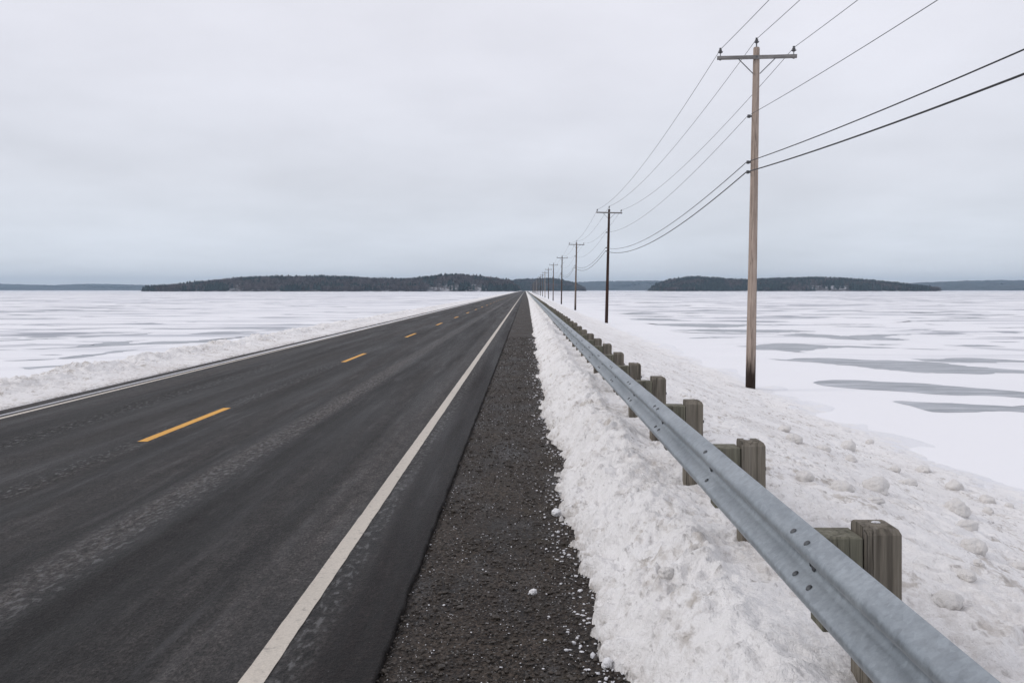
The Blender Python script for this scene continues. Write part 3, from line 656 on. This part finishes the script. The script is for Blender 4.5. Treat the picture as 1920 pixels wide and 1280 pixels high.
for i, (px, py, hw, lab) in enumerate([(1250, 1068, 15, 'dirty ball of snow stuck in the bank between shoulder and guardrail'),
    (66, 709, 6.5, 'pointed snow lump on the crest of the far bank, near the left edge'), (290, 668, 6, 'snow lump standing on the crest of the far bank, right of the pointed one')]):
    if i == 0:
        x, y, z = hit(px, py+8); r = hw*y/FPX; zz = z+r*.05
    else:
        x = -9.75; y = x/((px-VX)/FPX); zz = EYE-(py-VY)*y/FPX; r = hw*y/FPX*1.3
    o = link('snow_lump', lump_mesh(i+81, r, .8), MSC); o.location = (x, y, zz); tag(o, lab, 'snow lump')

# ------------------------------------------------------------------ guardrail: ONE thing
PX0, PX1, PZ = 1.325, 1.472, 1.01      # post across the road, top height
P0, PITCH = 3.385, 1.905
gr = bpy.data.objects.new('guardrail', None); COL.objects.link(gr); gr.location = (1.25, 3.4, .42)
tag(gr, 'long galvanised W-beam guardrail on wooden posts along the snow bank right of the road', 'guardrail')
GL = Vector(gr.location)
def loc(o, p): o.location = Vector(p)-GL
def chamfer_post(name, w, d, h, c, mat, cl=True):
    """box centred in x,y on its origin at the bottom, bevelled top"""
    bm = bmesh.new(); v = add_box(bm, -w/2, w/2, 0, d, 0, h)
    eds = [e for e in bm.edges if all(abs(q.co.z-h) < 1e-5 for q in e.verts) and (cl or not all(q.co.x < 0 for q in e.verts)) ]
    bmesh.ops.bevel(bm, geom=eds, offset=c, segments=2 if c > .01 else 1, profile=.45, affect='EDGES')
    ve = [e for e in bm.edges if abs(e.verts[0].co.z-e.verts[1].co.z) > h*.8]
    bmesh.ops.bevel(bm, geom=ve, offset=.004, segments=1, affect='EDGES')
    me = bpy.data.meshes.new(name); bmesh.ops.recalc_face_normals(bm, faces=bm.faces); bm.to_mesh(me); bm.free(); me.materials.append(mat); return me
post_me = [chamfer_post('post', PX1-PX0, .15, 1.25, .032, MPOST, False) for _ in range(1)]
block_me = chamfer_post('blockout', PX0-1.165-.003, .15, .37, .006, MBLK)
def snow_cap(w, d, seed):
    bm = bmesh.new(); bmesh.ops.create_icosphere(bm, subdivisions=3, radius=1)
    P = np.array([v.co[:] for v in bm.verts]); n = perlin(P[:, 0]*2+seed, P[:, 1]*2, seed)*.4
    for v, q in zip(bm.verts, n): v.co = Vector((v.co.x*w*(1+q), v.co.y*d*(1+q), max(v.co.z, -.1)*.006*(1+q)))
    me = bpy.data.meshes.new('snow_cap'); bm.to_mesh(me); bm.free(); me.materials.append(MBIT); return me
bolt_bm = bmesh.new(); add_lathe(bolt_bm, [(.0145, 0), (.0145, -.002), (.011, -.006), (.004, -.008)], (0, 0, 0), 14, 'x')
bolt_me = bpy.data.meshes.new('bolt'); bolt_bm.to_mesh(bolt_me); bolt_bm.free(); bolt_me.materials.append(MBOLT)
slot_bm = bmesh.new(); add_box(slot_bm, -.004, .001, -.028, .028, -.008, .008); bmesh.ops.bevel(slot_bm, geom=[e for e in slot_bm.edges if abs(e.verts[0].co.x-e.verts[1].co.x) > .003], offset=.0075, segments=4, affect='EDGES')
slot_me = bpy.data.meshes.new('slot'); slot_bm.to_mesh(slot_me); slot_bm.free(); slot_me.materials.append(MHOLE)
nut_bm = bmesh.new(); add_lathe(nut_bm, [(.022, 0), (.022, .004), (.014, .004), (.014, .018)], (0, 0, 0), 6, 'x')
nut_me = bpy.data.meshes.new('nut'); nut_bm.to_mesh(nut_me); nut_bm.free(); nut_me.materials.append(MSTEEL)
# W profile: (x offset from back plane toward the road, z below the top lip)
WP = [(0.0, 0.004), (-.004, .0), (-.012, .004), (-.052, .030), (-.072, .040), (-.081, .055), (-.083, .070), (-.078, .084), (-.062, .097), (-.022, .124), (-.008, .134), (-.002, .150), (-.002, .162),
      (-.008, .178), (-.022, .188), (-.062, .215), (-.078, .228), (-.083, .242), (-.081, .257), (-.072, .272), (-.052, .282), (-.012, .308), (-.004, .312), (0, .308)]
RX, RZ = 1.163, .985
def rail_me(L, sub):
    ys = np.linspace(0, L, sub+1); th = .0035; V = []; n = len(WP)
    prof = [(x, -z) for x, z in WP]+[(x+th, -z-(th*.5 if z < .05 else 0)) for x, z in WP[::-1]]
    m = len(prof)
    for y in ys: V.extend([(x, y, z) for x, z in prof])
    F = [];
    for i in range(sub):
        for j in range(m): a = i*m+j; b = i*m+(j+1) % m; F.append((a, b, b+m, a+m))
    me = mesh_np('rail_panel', np.array(V), np.array(F), smooth=True); me.materials.append(MGV)
    try: me.set_sharp_from_angle(angle=R(40))
    except Exception: pass
    return me
pan = rail_me(3.81*1.02, 6)
npan = 55; y = P0+.075-PITCH*3-.35
panels = []
for i in range(npan):
    o = bpy.data.objects.new('rail_panel', pan); COL.objects.link(o); o.parent = gr
    rn = random.Random(i*7+1)
    loc(o, (RX-.0022*(i % 2)+0, y+i*3.81, RZ)); panels.append(o)
far = rail_me(YEND-60-(y+npan*3.81), 40); o = link('rail_panel', far, None, gr); o['kind'] = 'stuff'; loc(o, (RX, y+npan*3.81, RZ))
rnd = random.Random(12)
for i in range(-2, 98):
    yy = P0+i*PITCH; pm = post_me[0]
    o = bpy.data.objects.new('post', pm); COL.objects.link(o); o.parent = gr
    jz = rnd.uniform(-.018, .018) if i > 0 else 0; jx = rnd.uniform(0, .006)
    loc(o, ((PX0+PX1)/2+jx, yy, PZ-1.25+jz)); o.rotation_euler = (rnd.uniform(-.012, .012) if i > 0 else 0, rnd.uniform(-.01, .01) if i > 0 else 0, rnd.uniform(-.03, .03) if i > 0 else 0)
    b = bpy.data.objects.new('blockout', block_me); COL.objects.link(b); b.parent = o
    b.location = ((1.165+PX0)/2-(PX0+PX1)/2-.0015-jx*.5, rnd.uniform(-.004, .006), .84-jz*.5)
    if i < 14 and i != 3 and i % 3 != 2:
        c = bpy.data.objects.new('snow_cap', snow_cap(.018 if i == 0 else rnd.uniform(.015, .04), .01 if i == 0 else rnd.uniform(.015, .03), i+5)); COL.objects.link(c); c.parent = o; c.location = (rnd.uniform(-.03, .02), .075, 1.25)
    if i < 10:
        nu = bpy.data.objects.new('nut', nut_me); COL.objects.link(nu); nu.parent = o; nu.location = ((PX1-PX0)/2+.0005, .075, 1.25-(PZ-(RZ-.156)))
    if i < 14 and i > -2:
        yc = yy+.075; B = []
        sl_ = (-.057, -.0, )
        for dz, dx in ((-.115-.000, 0),): pass
        def on_rail(z):    # x of the rail face at depth z below top
            xs_ = [p[0] for p in WP]; zs_ = [p[1] for p in WP]; return float(np.interp(z, zs_, xs_))
        for dyy in (-.085, .085) if i != 1 else (-.085,):
            for zz in (.034, .208): B.append((dyy, zz))
        for dyy, zz in B:
            q = bpy.data.objects.new('bolt', bolt_me); COL.objects.link(q); q.parent = gr
            loc(q, (RX-.004+on_rail(zz)+.001, yc+dyy, RZ-zz)); q.rotation_euler = (0, R(52), 0)
        q = bpy.data.objects.new('bolt', bolt_me); COL.objects.link(q); q.parent = gr; loc(q, (RX-.006, yc, RZ-.156)); q.scale = (1.2, 1.2, 1.2)
        if i < 8:
            q = bpy.data.objects.new('slot', slot_me); COL.objects.link(q); q.parent = gr; loc(q, (RX-.0045, yc+.03, RZ-.156))
# posts too far to count one by one
bm = bmesh.new()
for i in range(98, int((YEND-80)/PITCH)):
    yy = P0+i*PITCH; add_box(bm, PX0, PX1, yy, yy+.15, -.2, PZ); add_box(bm, 1.168, PX0-.003, yy+.01, yy+.14, .62, .97)
o = bm_obj('post', bm, MPOST, gr); o['kind'] = 'stuff'; loc(o, (0, 0, 0))

# ------------------------------------------------------------------ utility poles
WOODS = [mat_wood('pole_grey_tan', (.23, .18, .15), (.44, .36, .305), (14, 14, .5), .5, 1.1), mat_wood('pole_dark_brown', (.022, .012, .009), (.06, .03, .022), (14, 14, .5), .5, .1),
         mat_wood('pole_brown_grey', (.10, .075, .06), (.19, .15, .13), (14, 14, .5), .4, 1.2), mat_wood('pole_mid_brown', (.04, .025, .02), (.10, .065, .05), (14, 14, .5), .4, .8)]
PH = 10.76  # butt at the snow to pole top
def ins_mesh(kind):
    bm = bmesh.new(); pr = [(.03, 0), (.045, .01), (.075, .03), (.08, .05), (.05, .07), (.042, .085), (.055, .095), (.05, .115), (.03, .125), (.028, .14), (.04, .15), (.036, .17), (.01, .18)]
    add_lathe(bm, pr, (0, 0, 0), 14); return bm
def make_pole(mat):
    root = bpy.data.objects.new('utility_pole', None); COL.objects.link(root)
    bm = bmesh.new(); add_tube(bm, [(0, 0, -.8), (0, 0, 1.5), (0, 0, 4), (0, 0, 7), (0, 0, 9), (0, 0, PH-.04), (0, 0, PH)], [.155, .15, .135, .12, .11, .10, .085], 20); bm_obj('pole_shaft', bm, mat, root, True)
    az = PH-.34
    bm = bmesh.new(); add_box(bm, -1.22, 1.22, -.16, -.062-.035, az-.058, az+.058); bmesh.ops.bevel(bm, geom=bm.edges[:], offset=.006, segments=1, affect='EDGES'); arm = bm_obj('crossarm', bm, MARM, root)
    for s in (-1, 1):
        bm = bmesh.new(); add_tube(bm, [(s*.58, -.175, az-.04), (s*.10, -.125, az-.52)], .016, 6); bm_obj('brace', bm, MSTEEL, root)
    for x, z, yy in ((-1.12, az+.058, -.128), (0, PH, 0), (1.12, az+.058, -.128)):
        i_ = bm_obj('insulator', ins_mesh(0), MINS, root, True); i_.location = (x, yy, z+(.13 if x == 0 else .085))
        bm = bmesh.new(); add_tube(bm, [(0, 0, -.20 if x == 0 else -.10), (0, 0, .01)], .022 if x == 0 else .014, 8); bm_obj('pin', bm, MSTEEL, i_)
        if x: bm = bmesh.new(); add_lathe(bm, [(.03, -.22), (.03, -.205)], (0, 0, 0), 8); bm_obj('washer', bm, MSTEEL, i_)
    bm = bmesh.new(); add_lathe(bm, [(.03, -.185), (.03, -.165), (.012, -.16)], (0, 0, az), 8, 'y'); bm_obj('through_bolt', bm, MSTEEL, root)
    for z in CLZ:
        bm = bmesh.new(); add_box(bm, -.20, -.105, -.035, .035, z-.03, z+.03); add_lathe(bm, [(.045, -.05), (.05, -.02), (.045, .05)], (-.20, 0, z), 10, 'z'); bmesh.ops.bevel(bm, geom=[], offset=.001); bm_obj('cable_clamp', bm, MINS, root)
    return root
CLZ = [7.45+1.14, 6.0+1.14, 5.69+1.14]
# (photo x at arm, lean, distance, base photo y, wood index)
POLES = [(1417, 1407, 27.3, 727, 0, 9), (1142, 1137, 81.0, 607, 1, 0), (1081, 1078.5, 136, 582.5, 2, 0), (1054, 1052.5, 193, 571, 3, 0), (1038, 1037, 250, None, 2, 0)]
ORD = ['nearest', 'second', 'third', 'fourth', 'fifth', 'sixth', 'seventh', 'eighth', 'ninth', 'tenth', 'eleventh', 'twelfth', 'thirteenth', 'fourteenth', 'fifteenth', 'sixteenth', 'seventeenth', 'eighteenth', 'nineteenth', 'twentieth']
LABELS = ['tall weathered tan wooden utility pole nearest the camera, beside the snow slope', 'dark reddish brown utility pole, second in the line from the camera', 'grey brown utility pole with blackened foot, third in the line from the camera', 'mid brown utility pole, fourth in the line from the camera', 'pale grey brown utility pole, fifth in the line from the camera']
protos = {}; poles = []; rnd = random.Random(5)
def copy_tree(o, parent=None, deep=0):
    c = o.copy(); COL.objects.link(c); c.parent = parent
    for ch in [q for q in bpy.data.objects if q.parent == o]:
        copy_tree(ch, c)
    return c
for i in range(20):
    if i < len(POLES):
        tx, bx, Y, by, wi, yaw = POLES[i]
    else:
        Y = 250+(i-4)*56; tx = bx = 990+ (8.1+.0)*FPX/Y-5*sstep(250, 700, Y)*0; tx = VX+7.9*FPX/Y+1.5; bx = tx; by = None; wi = [3, 0, 2, 3, 2][i % 5]; yaw = 0
    bz = LAKE if by is None else EYE-(by-VY)*Y/FPX
    X = px_at(bx, Y); lean = math.atan2((tx-bx)*Y/FPX, 10.4)
    if i == 0: lean = R(1.0)
    if wi not in protos: root = make_pole(WOODS[wi]); protos[wi] = root
    else: root = copy_tree(protos[wi])
    root.location = (X, Y, bz-.02); root.rotation_euler = (0, lean, R(yaw) if i == 0 else rnd.uniform(-.02, .02)*(i > 4))
    root.rotation_euler.z = R(-yaw) if i == 0 else root.rotation_euler.z
    tag(root, LABELS[i] if i < 5 else 'thin distant utility pole, %s in the line counted from the camera' % ORD[i], 'utility pole', 'utility poles in a line along the lake edge')
    poles.append(root)
bpy.context.view_layer.update()
# the six lines strung pole to pole
def spot(root, p): return root.matrix_world @ Vector(p)
az = PH-.34
ATT = [('power_line', (-1.12, -.128, az+.27), .0085, 'left conductor of the power line on the crossarm tips nearest the road', MWIRE, .9), ('power_line', (0, 0, PH+.27), .0085, 'middle conductor of the power line running over the pole tops', MWIRE, .9),
       ('power_line', (1.12, -.128, az+.27), .0085, 'right conductor of the power line on the crossarm ends on the lake side', MWIRE, .9), ('neutral_wire', (-.25, 0, CLZ[0]), .0075, 'thin single wire clamped to the poles between crossarm and cables', MWIRE, .95),
       ('telephone_cable', (-.25, 0, CLZ[1]), .013, 'upper of the two thick black cables low on the poles', MCAB, 1.0), ('telephone_cable', (-.25, 0, CLZ[2]), .018, 'lowest and thickest black cable on the poles', MCAB, 1.05)]
for nm, p, r, lab, mt, sag in ATT:
    P = [spot(q, p) for q in poles]; P = [P[0]+Vector((-.1, -54.5, -.02))]+P; pts = []
    for i, (a, b) in enumerate(zip(P, P[1:])):
        L = (b-a).length; s = sag*(L/55)**2*(.85 if i == 0 else 1.0); n = 40 if i < 3 else 16
        for k in range(n): t = k/n; q = a.lerp(b, t); q.z -= 4*s*t*(1-t); pts.append(q)
    pts.append(P[-1]); rr = [r*(1 if q.y < 60 else 1.15) for q in pts]
    bm = bmesh.new(); add_tube(bm, pts, rr, 6); o = bm_obj(nm, bm, mt, None, True); tag(o, lab, 'wire' if 'wire' in nm or 'power' in nm else 'cable', 'lines strung along the utility poles')

# ------------------------------------------------------------------ haze
def haze():
    bm = bmesh.new(); add_box(bm, -8800, 8800, -300, 9000, LAKE-1, 125)
    o = bm_obj('haze', bm, None); m = bpy.data.materials.new('haze_air'); m.use_nodes = True; nt = m.node_tree; nt.nodes.clear()
    out = nt.nodes.new('ShaderNodeOutputMaterial'); pv = nt.nodes.new('ShaderNodeVolumePrincipled'); nt.links.new(pv.outputs[0], out.inputs['Volume'])
    pv.inputs['Density'].default_value = 1.15e-4; pv.inputs['Color'].default_value = (.60, .79, 1.0, 1); pv.inputs['Anisotropy'].default_value = .2
    o.data.materials.append(m); tag(o, 'thin bluish winter haze over the frozen lake', 'haze', kind='stuff')
haze()
